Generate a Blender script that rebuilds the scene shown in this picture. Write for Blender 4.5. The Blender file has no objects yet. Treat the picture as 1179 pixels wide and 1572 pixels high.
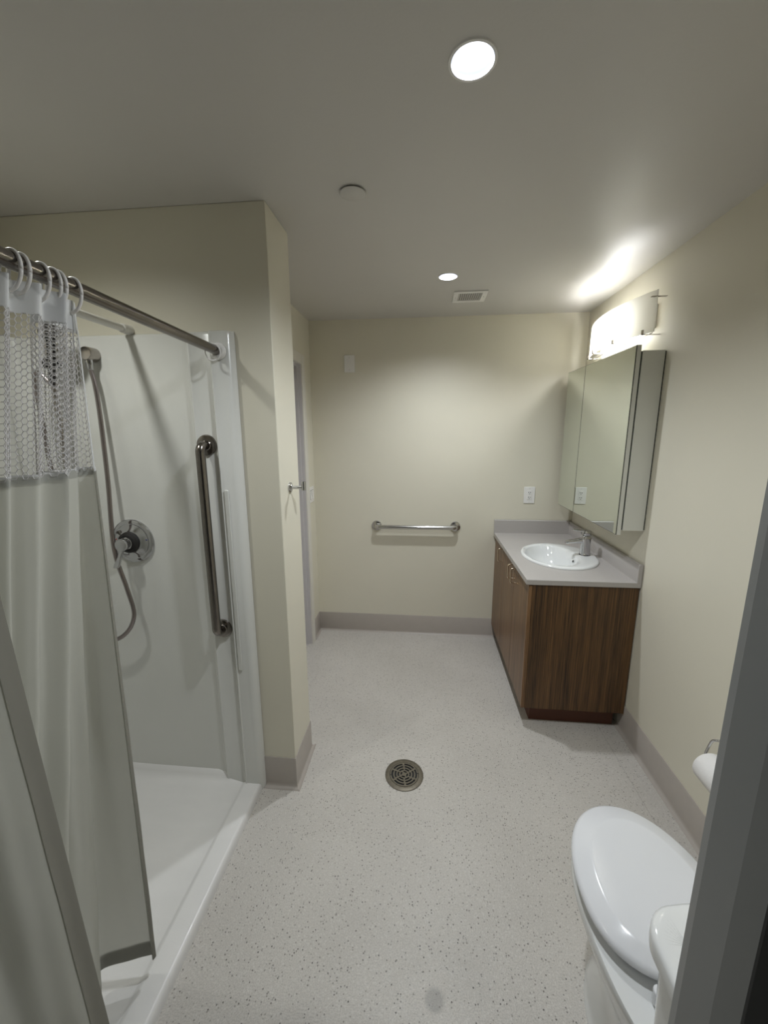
import bpy, bmesh, math, random
from mathutils import Vector, Matrix
PI = math.pi
C = bpy.context.scene.collection
SC = bpy.context.scene

# ------------------------------------------------------------------ camera
F_PX, W_PX, H_PX = 613.82, 1179, 1572
PITCH, YAW, ROLL = 0.1960, 0.0993, -0.0043
CAM_Z = 1.6125
fw = Vector((-math.sin(YAW)*math.cos(PITCH), math.cos(YAW)*math.cos(PITCH), -math.sin(PITCH)))
rt = Vector((math.cos(YAW), math.sin(YAW), 0)); up = rt.cross(fw)
rt2 = rt*math.cos(ROLL) + up*math.sin(ROLL); up2 = up*math.cos(ROLL) - rt*math.sin(ROLL)
cd = bpy.data.cameras.new('camera'); cam = bpy.data.objects.new('camera', cd); C.objects.link(cam)
cd.sensor_fit = 'VERTICAL'; cd.sensor_height = 36.0; cd.sensor_width = 27.0
cd.lens = F_PX/H_PX*36.0; cd.clip_start = 0.01
cam.matrix_world = Matrix(((rt2.x, up2.x, -fw.x, 0), (rt2.y, up2.y, -fw.y, 0), (rt2.z, up2.z, -fw.z, CAM_Z), (0, 0, 0, 1)))
SC.camera = cam

# ------------------------------------------------------------------ world, exposure, lamp powers
SC.view_settings.view_transform = 'Standard'; SC.view_settings.look = 'None'
SC.view_settings.exposure = 0.0; SC.view_settings.gamma = 1.0
SC.view_settings.use_curve_mapping = False
SC.cycles.use_denoising = True
SC.cycles.max_bounces = 10; SC.cycles.diffuse_bounces = 6; SC.cycles.transmission_bounces = 8
SC.cycles.sample_clamp_indirect = 6.0
wd = bpy.data.worlds.new('world'); SC.world = wd; wd.use_nodes = True
wd.node_tree.nodes['Background'].inputs[0].default_value = (0.75, 0.85, 1.0, 1)
wd.node_tree.nodes['Background'].inputs[1].default_value = 0.02
W_NEAR, W_FAR, W_SHOWER, W_HALL_FILL, LENS, BOARD = 56.0, 58.0, 22.0, 3.0, 4.5, 42.0
COOL = (0.90, 0.95, 1.0); WARM = (0.97, 0.985, 1.0); NEUT = (0.98, 1.0, 0.95)

# ------------------------------------------------------------------ room numbers (metres)
XR, YD, H = 1.103, 3.035, 2.407          # right wall, far wall, ceiling
XP, YP, YP2 = -0.565, 1.525, 1.767       # stub wall beside the shower
XL = -0.846                              # recessed left wall
XC = -0.719                              # outer edge of the shower curb
YN, YO = 0.430, 0.342                    # inner and outer face of the entrance wall
XJ = 0.336                               # right jamb of the entrance
YH = -1.6                                # hallway end

# ------------------------------------------------------------------ materials
def srgb(r, g, b):
    f = lambda c: (c/255/12.92 if c/255 <= 0.04045 else ((c/255+0.055)/1.055)**2.4)
    return (f(r), f(g), f(b), 1)
def new_mat(name):
    m = bpy.data.materials.new(name); m.use_nodes = True
    nt = m.node_tree; return m, nt, nt.nodes['Principled BSDF']
def node(nt, t, **kw):
    n = nt.nodes.new(t)
    for k, v in kw.items(): setattr(n, k, v)
    return n
def setin(n, **kw):
    for k, v in kw.items(): n.inputs[k.replace('_', ' ')].default_value = v
def simple(name, col, rough=0.5, metal=0.0, coat=0.0, spec=0.5):
    m, nt, b = new_mat(name)
    b.inputs['Base Color'].default_value = col; b.inputs['Roughness'].default_value = rough
    b.inputs['Metallic'].default_value = metal; b.inputs['Coat Weight'].default_value = coat
    b.inputs['Coat Roughness'].default_value = 0.05
    b.inputs['Specular IOR Level'].default_value = spec
    return m
def textured(name, col, rough, var=0.03, vscale=6.0, bump=0.0, bscale=300.0, coat=0.0, metal=0.0, stretch=(1, 1, 1)):
    m, nt, b = new_mat(name)
    tc = node(nt, 'ShaderNodeNewGeometry')
    mp = node(nt, 'ShaderNodeMapping'); mp.inputs['Scale'].default_value = stretch
    nt.links.new(tc.outputs['Position'], mp.inputs['Vector'])
    n = node(nt, 'ShaderNodeTexNoise'); setin(n, Scale=vscale, Detail=4.0)
    nt.links.new(mp.outputs[0], n.inputs['Vector'])
    r = node(nt, 'ShaderNodeValToRGB')
    r.color_ramp.elements[0].position = 0.3; r.color_ramp.elements[1].position = 0.7
    r.color_ramp.elements[0].color = tuple(c*(1-var) for c in col[:3]) + (1,)
    r.color_ramp.elements[1].color = tuple(min(1, c*(1+var)) for c in col[:3]) + (1,)
    nt.links.new(n.outputs['Fac'], r.inputs[0]); nt.links.new(r.outputs[0], b.inputs['Base Color'])
    b.inputs['Roughness'].default_value = rough; b.inputs['Coat Weight'].default_value = coat
    b.inputs['Metallic'].default_value = metal
    if bump:
        n2 = node(nt, 'ShaderNodeTexNoise'); setin(n2, Scale=bscale, Detail=3.0)
        nt.links.new(mp.outputs[0], n2.inputs['Vector'])
        bp = node(nt, 'ShaderNodeBump'); setin(bp, Strength=bump, Distance=0.002)
        nt.links.new(n2.outputs['Fac'], bp.inputs['Height']); nt.links.new(bp.outputs[0], b.inputs['Normal'])
    return m
def emitter(name, col, strength):
    m, nt, b = new_mat(name)
    b.inputs['Base Color'].default_value = (0.8, 0.8, 0.8, 1)
    b.inputs['Emission Color'].default_value = col + (1,); b.inputs['Emission Strength'].default_value = strength
    return m
def cloth(name, col, trans, clear=0.0, rough=0.5):
    m, nt, b = new_mat(name); nt.nodes.remove(b)
    out = nt.nodes['Material Output']
    d = node(nt, 'ShaderNodeBsdfDiffuse'); t = node(nt, 'ShaderNodeBsdfTranslucent')
    g = node(nt, 'ShaderNodeBsdfGlossy'); g.inputs['Roughness'].default_value = rough
    d.inputs['Color'].default_value = col; t.inputs['Color'].default_value = col
    mx = node(nt, 'ShaderNodeMixShader'); mx.inputs[0].default_value = trans
    nt.links.new(d.outputs[0], mx.inputs[1]); nt.links.new(t.outputs[0], mx.inputs[2])
    m2 = node(nt, 'ShaderNodeMixShader'); m2.inputs[0].default_value = 0.03
    nt.links.new(mx.outputs[0], m2.inputs[1]); nt.links.new(g.outputs[0], m2.inputs[2])
    tr = node(nt, 'ShaderNodeBsdfTransparent')
    m3 = node(nt, 'ShaderNodeMixShader'); m3.inputs[0].default_value = clear
    nt.links.new(m2.outputs[0], m3.inputs[1]); nt.links.new(tr.outputs[0], m3.inputs[2])
    nt.links.new(m3.outputs[0], out.inputs['Surface'])
    return m
def wood(name, dark, light, rough=0.45):
    m, nt, b = new_mat(name)
    tc = node(nt, 'ShaderNodeNewGeometry')
    def nz(scale, st, det):
        mp = node(nt, 'ShaderNodeMapping'); mp.inputs['Scale'].default_value = st
        nt.links.new(tc.outputs['Position'], mp.inputs['Vector'])
        n = node(nt, 'ShaderNodeTexNoise'); setin(n, Scale=scale, Detail=det)
        nt.links.new(mp.outputs[0], n.inputs['Vector']); return n
    a = nz(1.0, (190, 190, 2.0), 3.0); c = nz(1.0, (420, 420, 7.0), 2.0); e = nz(1.0, (30, 30, 0.8), 2.0)
    ad = node(nt, 'ShaderNodeMath', operation='ADD'); ad2 = node(nt, 'ShaderNodeMath', operation='MULTIPLY_ADD')
    nt.links.new(a.outputs['Fac'], ad.inputs[0]); nt.links.new(c.outputs['Fac'], ad.inputs[1])
    nt.links.new(e.outputs['Fac'], ad2.inputs[0]); ad2.inputs[1].default_value = 0.7
    nt.links.new(ad.outputs[0], ad2.inputs[2])
    r = node(nt, 'ShaderNodeValToRGB')
    mr = node(nt, 'ShaderNodeMapRange'); setin(mr, From_Min=1.08, From_Max=1.66)
    nt.links.new(ad2.outputs[0], mr.inputs[0]); nt.links.new(mr.outputs[0], r.inputs[0])
    r.color_ramp.elements[0].color = dark; r.color_ramp.elements[1].color = light
    nt.links.new(r.outputs[0], b.inputs['Base Color']); b.inputs['Roughness'].default_value = rough
    return m
def floor_mat():
    m, nt, b = new_mat('speckled_vinyl')
    g = node(nt, 'ShaderNodeNewGeometry'); L = nt.links
    def noise(sc, det=3.0):
        n = node(nt, 'ShaderNodeTexNoise'); setin(n, Scale=sc, Detail=det); L.new(g.outputs['Position'], n.inputs['Vector']); return n
    def ramp(src, p0, c0, p1, c1):
        r = node(nt, 'ShaderNodeValToRGB'); e = r.color_ramp.elements
        e[0].position, e[0].color, e[1].position, e[1].color = p0, c0, p1, c1
        L.new(src, r.inputs[0]); return r
    def mix(fac, a, c, mode='MIX'):
        x = node(nt, 'ShaderNodeMix', data_type='RGBA', blend_type=mode)
        if isinstance(fac, float): x.inputs[0].default_value = fac
        else: L.new(fac, x.inputs[0])
        for s, v in ((x.inputs[6], a), (x.inputs[7], c)):
            if isinstance(v, tuple): s.default_value = v
            else: L.new(v, s)
        return x
    big = ramp(noise(2.2).outputs['Fac'], 0.3, srgb(188, 183, 176), 0.7, srgb(199, 194, 187))
    fine = ramp(noise(260, 2.0).outputs['Fac'], 0.35, (0.84, 0.84, 0.84, 1), 0.62, (1.05, 1.05, 1.05, 1))
    base = mix(1.0, big.outputs[0], fine.outputs[0], 'MULTIPLY')
    v = node(nt, 'ShaderNodeTexVoronoi'); setin(v, Scale=108.0); L.new(g.outputs['Position'], v.inputs['Vector'])
    sp = ramp(v.outputs['Distance'], 0.14, (1, 1, 1, 1), 0.33, (0, 0, 0, 1))
    sel = node(nt, 'ShaderNodeSeparateColor'); L.new(v.outputs['Color'], sel.inputs[0])
    th = node(nt, 'ShaderNodeMath', operation='LESS_THAN'); th.inputs[1].default_value = 0.48; L.new(sel.outputs[0], th.inputs[0])
    am = node(nt, 'ShaderNodeMath', operation='MULTIPLY'); L.new(sp.outputs[0], am.inputs[0]); L.new(th.outputs[0], am.inputs[1])
    shade = ramp(sel.outputs[1], 0.0, srgb(78, 74, 70), 1.0, srgb(160, 155, 147))
    c1 = mix(am.outputs[0], base.outputs[2], shade.outputs[0])
    v2 = node(nt, 'ShaderNodeTexVoronoi'); setin(v2, Scale=90.0); L.new(g.outputs['Position'], v2.inputs['Vector'])
    sp2 = ramp(v2.outputs['Distance'], 0.15, (1, 1, 1, 1), 0.4, (0, 0, 0, 1))
    am2 = node(nt, 'ShaderNodeMath', operation='MULTIPLY'); L.new(sp2.outputs[0], am2.inputs[0]); am2.inputs[1].default_value = 0.22
    c2 = mix(am2.outputs[0], c1.outputs[2], srgb(222, 220, 214))
    # round water mark, faint scuffs, glued seam beside the right wall
    def blot(cx, cy, r, soft, amt, prev):
        sb = node(nt, 'ShaderNodeVectorMath', operation='DISTANCE'); L.new(g.outputs['Position'], sb.inputs[0]); sb.inputs[1].default_value = (cx, cy, 0)
        ms = node(nt, 'ShaderNodeMapRange'); setin(ms, From_Min=r-soft, From_Max=r+soft, To_Min=amt, To_Max=0.0)
        L.new(sb.outputs['Value'], ms.inputs[0])
        return mix(ms.outputs[0], prev, (0.16, 0.155, 0.15, 1))
    c3 = blot(0.054, 0.87, 0.027, 0.006, 0.42, c2.outputs[2])
    c3 = blot(-0.33, 0.80, 0.05, 0.05, 0.10, c3.outputs[2])
    c3 = blot(0.17, 0.96, 0.05, 0.05, 0.10, c3.outputs[2])
    c3 = blot(-0.22, 1.95, 0.12, 0.11, 0.07, c3.outputs[2])
    sx = node(nt, 'ShaderNodeSeparateXYZ'); L.new(g.outputs['Position'], sx.inputs[0])
    d = node(nt, 'ShaderNodeMath', operation='SUBTRACT'); L.new(sx.outputs[0], d.inputs[0]); d.inputs[1].default_value = 0.990
    ab = node(nt, 'ShaderNodeMath', operation='ABSOLUTE'); L.new(d.outputs[0], ab.inputs[0])
    lt = node(nt, 'ShaderNodeMath', operation='LESS_THAN'); L.new(ab.outputs[0], lt.inputs[0]); lt.inputs[1].default_value = 0.0012
    l2 = node(nt, 'ShaderNodeMath', operation='MULTIPLY'); L.new(lt.outputs[0], l2.inputs[0]); l2.inputs[1].default_value = 0.35
    c4 = mix(l2.outputs[0], c3.outputs[2], (0.12, 0.11, 0.10, 1))
    L.new(c4.outputs[2], b.inputs['Base Color'])
    rr = ramp(noise(40).outputs['Fac'], 0.3, (0.42, 0.42, 0.42, 1), 0.7, (0.55, 0.55, 0.55, 1))
    L.new(rr.outputs[0], b.inputs['Roughness'])
    return m

M = dict(
    wall=textured('cream_wall_paint', srgb(216, 211, 194), 0.42, 0.012, 3.0, 0.10, 160),
    ceiling=textured('ceiling_paint', srgb(200, 197, 192), 0.40, 0.012, 2.0, 0.10, 120),
    hall=textured('hall_paint', srgb(150, 150, 148), 0.6, 0.02),
    floor=floor_mat(),
    base=textured('taupe_vinyl_base', srgb(172, 164, 156), 0.42, 0.02, 20),
    frame=textured('grey_frame_paint', srgb(122, 124, 124), 0.35, 0.015, 9),
    casing=textured('white_casing_paint', srgb(218, 214, 205), 0.4, 0.01),
    leaf=textured('grey_door_paint', srgb(196, 192, 192), 0.4, 0.015),
    fibre=textured('white_fibreglass', srgb(216, 216, 211), 0.24, 0.012, 4.0, 0.05, 60, coat=0.2),
    pan=textured('pan_fibreglass', srgb(222, 220, 217), 0.30, 0.02, 5.0, 0.06, 90, coat=0.2, stretch=(1, 3, 1)),
    wood=wood('walnut_laminate', srgb(46, 29, 12), srgb(112, 80, 45)),
    wood_lit=wood('walnut_laminate_lit', srgb(84, 58, 34), srgb(140, 106, 72), 0.36),  # lighter copy of the body laminate, with lamplight put into the colour
    toe=textured('toe_kick_laminate', srgb(84, 44, 24), 0.5, 0.1, 60, stretch=(1, 1, 8)),
    counter=textured('grey_laminate', srgb(176, 171, 167), 0.38, 0.04, 240),
    porcelain=textured('white_porcelain', srgb(226, 227, 226), 0.10, 0.005, 2.0, coat=0.4),
    seatplastic=textured('white_seat_plastic', srgb(224, 225, 228), 0.16, 0.005, 2.0, coat=0.2),
    plate=textured('white_plate_plastic', srgb(232, 230, 226), 0.3, 0.01),
    ringp=textured('white_ring_plastic', srgb(232, 230, 228), 0.3, 0.01),
    rodw=textured('white_rod_enamel', srgb(222, 220, 214), 0.3, 0.01),
    chrome=textured('chrome', (0.56, 0.56, 0.57, 1), 0.07, 0.01, metal=1.0),
    satin=textured('satin_stainless', (0.42, 0.39, 0.36, 1), 0.26, 0.05, 40, metal=1.0, stretch=(8, 8, 1)),
    bronze=textured('dark_stainless', (0.23, 0.21, 0.19, 1), 0.22, 0.05, 40, metal=1.0),
    steelbar=textured('polished_stainless', (0.55, 0.54, 0.52, 1), 0.2, 0.04, 40, metal=1.0),
    brass=textured('warm_nickel', (0.70, 0.60, 0.46, 1), 0.16, 0.02, metal=1.0),
    hose=textured('hose_metal', (0.33, 0.29, 0.28, 1), 0.28, 0.05, 200, metal=1.0),
    drainm=textured('worn_drain_brass', (0.17, 0.15, 0.115, 1), 0.45, 0.15, 90, metal=0.6),
    black=textured('black_void', (0.012, 0.012, 0.012, 1), 0.7, 0.05),
    mirror=textured('mirror_silver', (0.80, 0.84, 0.78, 1), 0.02, 0.004, metal=1.0),
    edge=textured('dark_mirror_edge_and_gap_shade', (0.03, 0.035, 0.03, 1), 0.2, 0.05),
    cab=textured('white_cabinet', srgb(214, 214, 206), 0.32, 0.01),
    curtain=cloth('curtain_fabric', srgb(208, 208, 201), 0.56, 0.05),
    hem_shaded=cloth('curtain_hem_shaded', srgb(140, 138, 129), 0.14),  # cloth colour darkened to imitate backlight held back by the doubled layer
    header=cloth('curtain_header', srgb(218, 219, 220), 0.25, 0.0),
    net=cloth('curtain_net', srgb(226, 224, 224), 0.25, 0.0),
    shade=cloth('opal_shade', srgb(250, 249, 244), 0.66, 0.0, 0.3),
    tissue=textured('toilet_tissue', srgb(232, 230, 228), 0.9, 0.02, 60, 0.3, 300),
    baffle=textured('downlight_baffle', srgb(216, 218, 230), 0.5, 0.01),
    red=textured('red_mark', srgb(170, 40, 36), 0.4, 0.02), blue=textured('blue_mark', srgb(30, 40, 110), 0.4, 0.02),
    slot=textured('dark_slot', srgb(34, 32, 31), 0.6, 0.05),
    louvre=textured('vent_louvre', srgb(206, 202, 195), 0.5, 0.05),
)

# ------------------------------------------------------------------ mesh helpers
class MB:
    def __init__(s): s.v = []; s.f = []
    def add(s, vs, fs):
        o = len(s.v); s.v += [Vector(p) for p in vs]; s.f += [tuple(i+o for i in f) for f in fs]; return s
    def box(s, x0, x1, y0, y1, z0, z1):
        vs = [(x, y, z) for z in (z0, z1) for y in (y0, y1) for x in (x0, x1)]
        return s.add(vs, [(0, 2, 3, 1), (4, 5, 7, 6), (0, 1, 5, 4), (2, 6, 7, 3), (0, 4, 6, 2), (1, 3, 7, 5)])
    def quad(s, a, b, c, d): return s.add([a, b, c, d], [(0, 1, 2, 3)])
    def prism(s, poly, axis, a, b):
        """poly: 2D points; axis z: (x,y), axis y: (x,z), axis x: (y,z)"""
        def P(p, t): return (p[0], p[1], t) if axis == 'z' else (p[0], t, p[1]) if axis == 'y' else (t, p[0], p[1])
        n = len(poly)
        return s.add([P(p, a) for p in poly] + [P(p, b) for p in poly],
                     [tuple(range(n))[::-1], tuple(range(n, 2*n))] + [(i, (i+1) % n, n+(i+1) % n, n+i) for i in range(n)])
    def loft(s, rings, cap0=True, cap1=True, closed=True):
        n = len(rings[0]); vs = [p for r in rings for p in r]; fs = []
        for k in range(len(rings)-1):
            for i in range(n if closed else n-1):
                j = (i+1) % n; fs.append((k*n+i, k*n+j, (k+1)*n+j, (k+1)*n+i))
        if cap0: fs.append(tuple(range(n))[::-1])
        if cap1: fs.append(tuple(range((len(rings)-1)*n, len(rings)*n)))
        return s.add(vs, fs)
    def tube(s, pts, r, seg=12, caps=True, rs=None):
        pts = [Vector(p) for p in pts]; rings = []
        t0 = (pts[1]-pts[0]).normalized()
        nrm = t0.orthogonal().normalized()
        for i, p in enumerate(pts):
            t = (pts[min(i+1, len(pts)-1)] - pts[max(i-1, 0)]).normalized()
            nrm = (nrm - t*nrm.dot(t)).normalized(); bi = t.cross(nrm)
            rr = rs[i] if rs else r
            rings.append([p + (nrm*math.cos(a) + bi*math.sin(a))*rr for a in (2*PI*k/seg for k in range(seg))])
        return s.loft(rings, caps, caps)
    def lathe(s, prof, c, ax='z', seg=32, cap0=True, cap1=True):
        """prof: (radius, height along axis)"""
        c = Vector(c); rings = []
        for r, h in prof:
            ring = []
            for k in range(seg):
                a = 2*PI*k/seg; u, w = r*math.cos(a), r*math.sin(a)
                d = {'z': (u, w, h), 'y': (u, h, w), 'x': (h, u, w), '-y': (u, -h, w), '-z': (u, w, -h), '-x': (-h, u, w)}[ax]
                ring.append(c + Vector(d))
            rings.append(ring)
        return s.loft(rings, cap0, cap1)
    def build(s, name, mat, parent=None, smooth=None, bevel=0.0, bseg=2, kind=None, subsurf=0):
        me = bpy.data.meshes.new(name)
        off = Vector((0, 0, 0)); p = parent
        while p is not None: off += p.location; p = p.parent
        me.from_pydata([tuple(v-off) for v in s.v], [], s.f)
        bm = bmesh.new(); bm.from_mesh(me); bmesh.ops.recalc_face_normals(bm, faces=bm.faces); bm.to_mesh(me); bm.free()
        me.materials.append(M[mat] if isinstance(mat, str) else mat)
        o = bpy.data.objects.new(name, me); C.objects.link(o)
        if parent is not None: o.parent = parent
        if smooth is not None:
            for q in me.polygons: q.use_smooth = True
            if smooth < 179: me.set_sharp_from_angle(angle=math.radians(smooth))
        if bevel:
            md = o.modifiers.new('bevel', 'BEVEL'); md.width = bevel; md.segments = bseg; md.limit_method = 'ANGLE'; md.angle_limit = math.radians(40)
            md.harden_normals = False
            for q in me.polygons: q.use_smooth = True
            me.set_sharp_from_angle(angle=math.radians(35))
        if subsurf:
            md = o.modifiers.new('subdivision', 'SUBSURF'); md.levels = md.render_levels = subsurf
        if kind: o['kind'] = kind
        return o
def thing(name, loc, label, cat, group=None):
    o = bpy.data.objects.new(name, None); C.objects.link(o); o.location = loc; o.empty_display_size = 0.05
    o['label'] = label; o['category'] = cat
    if group: o['group'] = group
    return o
def tag(o, label, cat, group=None):
    o['label'] = label; o['category'] = cat
    if group: o['group'] = group
    return o
def struct(mb, name, mat, **kw):
    return mb.build(name, mat, kind='structure', **kw)
def copy_tree(o, parent=None):
    c = o.copy(); C.objects.link(c)
    if parent is not None: c.parent = parent
    for ch in list(o.children): copy_tree(ch, c)
    return c
def catmull(pts, n):
    P = [Vector(p) for p in pts]; out = []
    for i in range(len(P)-1):
        a, b, c, d = P[max(i-1, 0)], P[i], P[i+1], P[min(i+2, len(P)-1)]
        for k in range(n):
            t = k/n
            out.append(0.5*((2*b) + (c-a)*t + (2*a-5*b+4*c-d)*t*t + (3*b-a-3*c+d)*t**3))
    out.append(P[-1]); return out
def rrect(x0, x1, y0, y1, r, n=6):
    out = []
    for cx, cy, a0 in ((x1-r, y1-r, 0), (x0+r, y1-r, PI/2), (x0+r, y0+r, PI), (x1-r, y0+r, 1.5*PI)):
        out += [(cx+r*math.cos(a0+PI/2*k/n), cy+r*math.sin(a0+PI/2*k/n)) for k in range(n+1)]
    return out

# ------------------------------------------------------------------ lamps: where they stand
L_NEAR, L_FAR, L_SHOWER, L_HALL_FILL = (0.093, 1.060), (0.111, 2.296), (-1.225, 0.930), (-0.15, -0.85)

# ------------------------------------------------------------------ setting
XB = -1.640                               # wall behind the shower
def hole_plane(mb, x0, x1, y0, y1, z, holes, h=0.060, seg=48):
    holes = sorted(holes, key=lambda q: q[1]); y = y0
    R = lambda a, b, c, d: mb.quad((a, c, z), (b, c, z), (b, d, z), (a, d, z))
    for cx, cy, r in holes:
        R(x0, x1, y, cy-h); R(x0, cx-h, cy-h, cy+h); R(cx+h, x1, cy-h, cy+h)
        inner, outer = [], []
        for k in range(seg):
            a = 2*PI*k/seg; c, s = math.cos(a), math.sin(a); m = max(abs(c), abs(s))
            inner.append((cx+r*c, cy+r*s, z)); outer.append((cx+h*c/m, cy+h*s/m, z))
        mb.add(inner+outer, [(k, (k+1) % seg, seg+(k+1) % seg, seg+k) for k in range(seg)])
        y = cy+h
    R(x0, x1, y, y1)
HR = 0.0475
mb = MB(); hole_plane(mb, -1.75, 1.9, YH-0.1, 3.15, H, [(*L_NEAR, HR), (*L_FAR, HR), (*L_SHOWER, HR), (*L_HALL_FILL, HR)])
struct(mb, 'ceiling', 'ceiling')
struct(MB().box(-1.75, 1.9, YH-0.1, 3.15, H+0.12, H+0.16), 'ceiling_slab', 'ceiling')
struct(MB().box(-1.75, 1.9, YH-0.1, 3.15, -0.06, 0.0), 'floor', 'floor')
struct(MB().box(XR, XR+0.1, YN, 3.15, 0, H), 'wall_right', 'wall')
struct(MB().box(-1.75, XR, YD, YD+0.1, 0, H), 'wall_far', 'wall')
DY0, DY1, DZ = 1.90, 2.79, 2.071          # doorway in the recessed left wall
struct(MB().box(XL-0.12, XL, YP2, DY0, 0, H).box(XL-0.12, XL, DY0, DY1, DZ, H).box(XL-0.12, XL, DY1, YD, 0, H), 'wall_left', 'wall')
struct(MB().box(XB-0.1, XP, YP, YP2, 0, H), 'wall_shower_end', 'wall', bevel=0.003)
struct(MB().box(XB-0.1, XB, -0.1, YP, 0, H), 'wall_shower_back', 'wall')
struct(MB().box(XB, XC, -0.1, 0.0, 0, H), 'wall_shower_near', 'wall')
struct(MB().box(XJ+0.012, XR+0.1, YO+0.004, YN-0.006, 0, H), 'wall_near', 'wall')
struct(MB().box(XC-0.05, XC, YH, -0.1, 0, H), 'wall_hall_left', 'hall')
struct(MB().box(1.8, 1.9, YH, YO, 0, H), 'wall_hall_right', 'hall')
struct(MB().box(XC-0.05, 1.9, YH-0.1, YH, 0, H), 'wall_hall_back', 'hall')
struct(MB().box(XR+0.1, 1.9, YO, YN, 0, H), 'wall_hall_end', 'hall')

# vinyl cove base: 155 mm tall with a short toe that laps onto the floor
BH, BT = 0.155, 0.004
COVE = [(0, 0), (0, BH), (BT*0.6, BH), (BT, BH-0.002), (BT, 0.020), (BT+0.002, 0.011), (BT+0.006, 0.005), (0.020, 0.003), (0.022, 0.0)]
def cove(name, p0, p1, out, m0=0, m1=0):
    """run from p0 to p1 along a wall; out = unit normal into the room; m0/m1 = mitre (+1 outside corner, -1 inside)"""
    p0, p1, out = Vector((*p0, 0)), Vector((*p1, 0)), Vector((*out, 0)); d = (p1-p0).normalized()
    r0 = [p0 + out*o - d*o*m0 + Vector((0, 0, z)) for o, z in COVE]; r1 = [p1 + out*o + d*o*m1 + Vector((0, 0, z)) for o, z in COVE]
    return struct(MB().loft([r0, r1]), name, 'base', smooth=50)
cove('baseboard_far', (XL, YD), (0.60, YD), (0, -1), -1, 0)
cove('baseboard_right', (XR, 2.09), (XR, YN+0.0), (-1, 0))
cove('baseboard_left', (XL, YD), (XL, DY1+0.066), (1, 0), -1, 0)
cove('baseboard_left_near', (XL, DY0-0.066), (XL, YP2), (1, 0))
cove('baseboard_stub_side', (XP, YP2), (XP, YP), (1, 0), 1, 1)
cove('baseboard_stub_front', (XP, YP), (XC+0.004, YP), (0, -1), 1, 0)

# doorway in the left wall: casing, jamb with stop, closed leaf
cw, ct = 0.065, 0.012
t1 = struct(MB().box(XL, XL+ct, DY1, DY1+cw, 0, DZ+cw).box(XL, XL+ct, DY0-cw, DY0, 0, DZ+cw).box(XL, XL+ct, DY0, DY1, DZ, DZ+cw), 'trim_1', 'casing', bevel=0.003)
struct(MB().box(XL-0.12, XL+0.002, DY1-0.004, DY1, 0, DZ).box(XL-0.12, XL+0.002, DY0, DY0+0.004, 0, DZ).box(XL-0.12, XL+0.002, DY0, DY1, DZ-0.004, DZ)
       .box(XL-0.048, XL-0.020, DY1-0.016, DY1-0.004, 0, DZ).box(XL-0.048, XL-0.020, DY0+0.004, DY0+0.016, 0, DZ).box(XL-0.048, XL-0.020, DY0+0.016, DY1-0.016, DZ-0.016, DZ-0.004),
       'trim_2', 'leaf')
struct(MB().box(XL-0.092, XL-0.050, DY0+0.006, DY1-0.006, 0.008, DZ-0.006), 'door_1', 'leaf', bevel=0.002)

# steel frame of the entrance, right jamb, close to the camera
jamb = [(XJ+0.0030, YN), (XJ+0.06, YN), (XJ+0.06, YO), (XJ+0.0065, YO), (XJ+0.0042, YO+0.001), (XJ, 0.3715), (XJ, 0.4165)]
struct(MB().prism(jamb, 'z', 0, H), 'trim_3', 'frame')

# ------------------------------------------------------------------ ceiling lamps
def downlight(xy, power, col, label, name='recessed_downlight', group='recessed ceiling downlights'):
    x, y = xy
    t = thing(name, (x, y, H), label, 'downlight', group)
    MB().lathe([(HR-0.0005, -0.0035), (HR+0.005, -0.0030), (HR+0.006, 0.0), (HR-0.001, 0.0)], (x, y, H), seg=48, cap0=False, cap1=False).build('trim_ring', 'plate', t, smooth=60)
    MB().lathe([(HR-0.0008, -0.0030), (HR-0.002, 0.012), (0.0385, 0.042), (0.0395, 0.046), (HR+0.004, 0.046), (HR+0.004, 0.0005)], (x, y, H), seg=48, cap0=False, cap1=False).build('baffle', 'baffle', t, smooth=60)
    MB().lathe([(0.0005, 0.038), (0.0382, 0.0405)], (x, y, H), seg=40, cap1=False).build('lens', emitter('lit_lens', col, LENS), t, smooth=60)
    ld = bpy.data.lights.new('downlight_lamp', 'SPOT'); ld.energy = power; ld.color = col; ld.spot_size = math.radians(150); ld.spot_blend = 1.0; ld.shadow_soft_size = 0.034
    lo = bpy.data.objects.new('downlight_lamp', ld); C.objects.link(lo); lo.parent = t; lo.location = (0, 0, -0.006)
    return t
downlight(L_NEAR, W_NEAR, COOL, 'nearer and larger round recessed downlight lit in the ceiling')
downlight(L_FAR, W_FAR, COOL, 'smaller lit recessed downlight beside the ceiling vent')
downlight(L_SHOWER, W_SHOWER, NEUT, 'recessed downlight in the ceiling above the shower')
downlight(L_HALL_FILL, W_HALL_FILL, COOL, 'unseen fill downlight added in the hallway ceiling behind the entrance')  # unseen lamp added as soft fill from the hallway side

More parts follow.
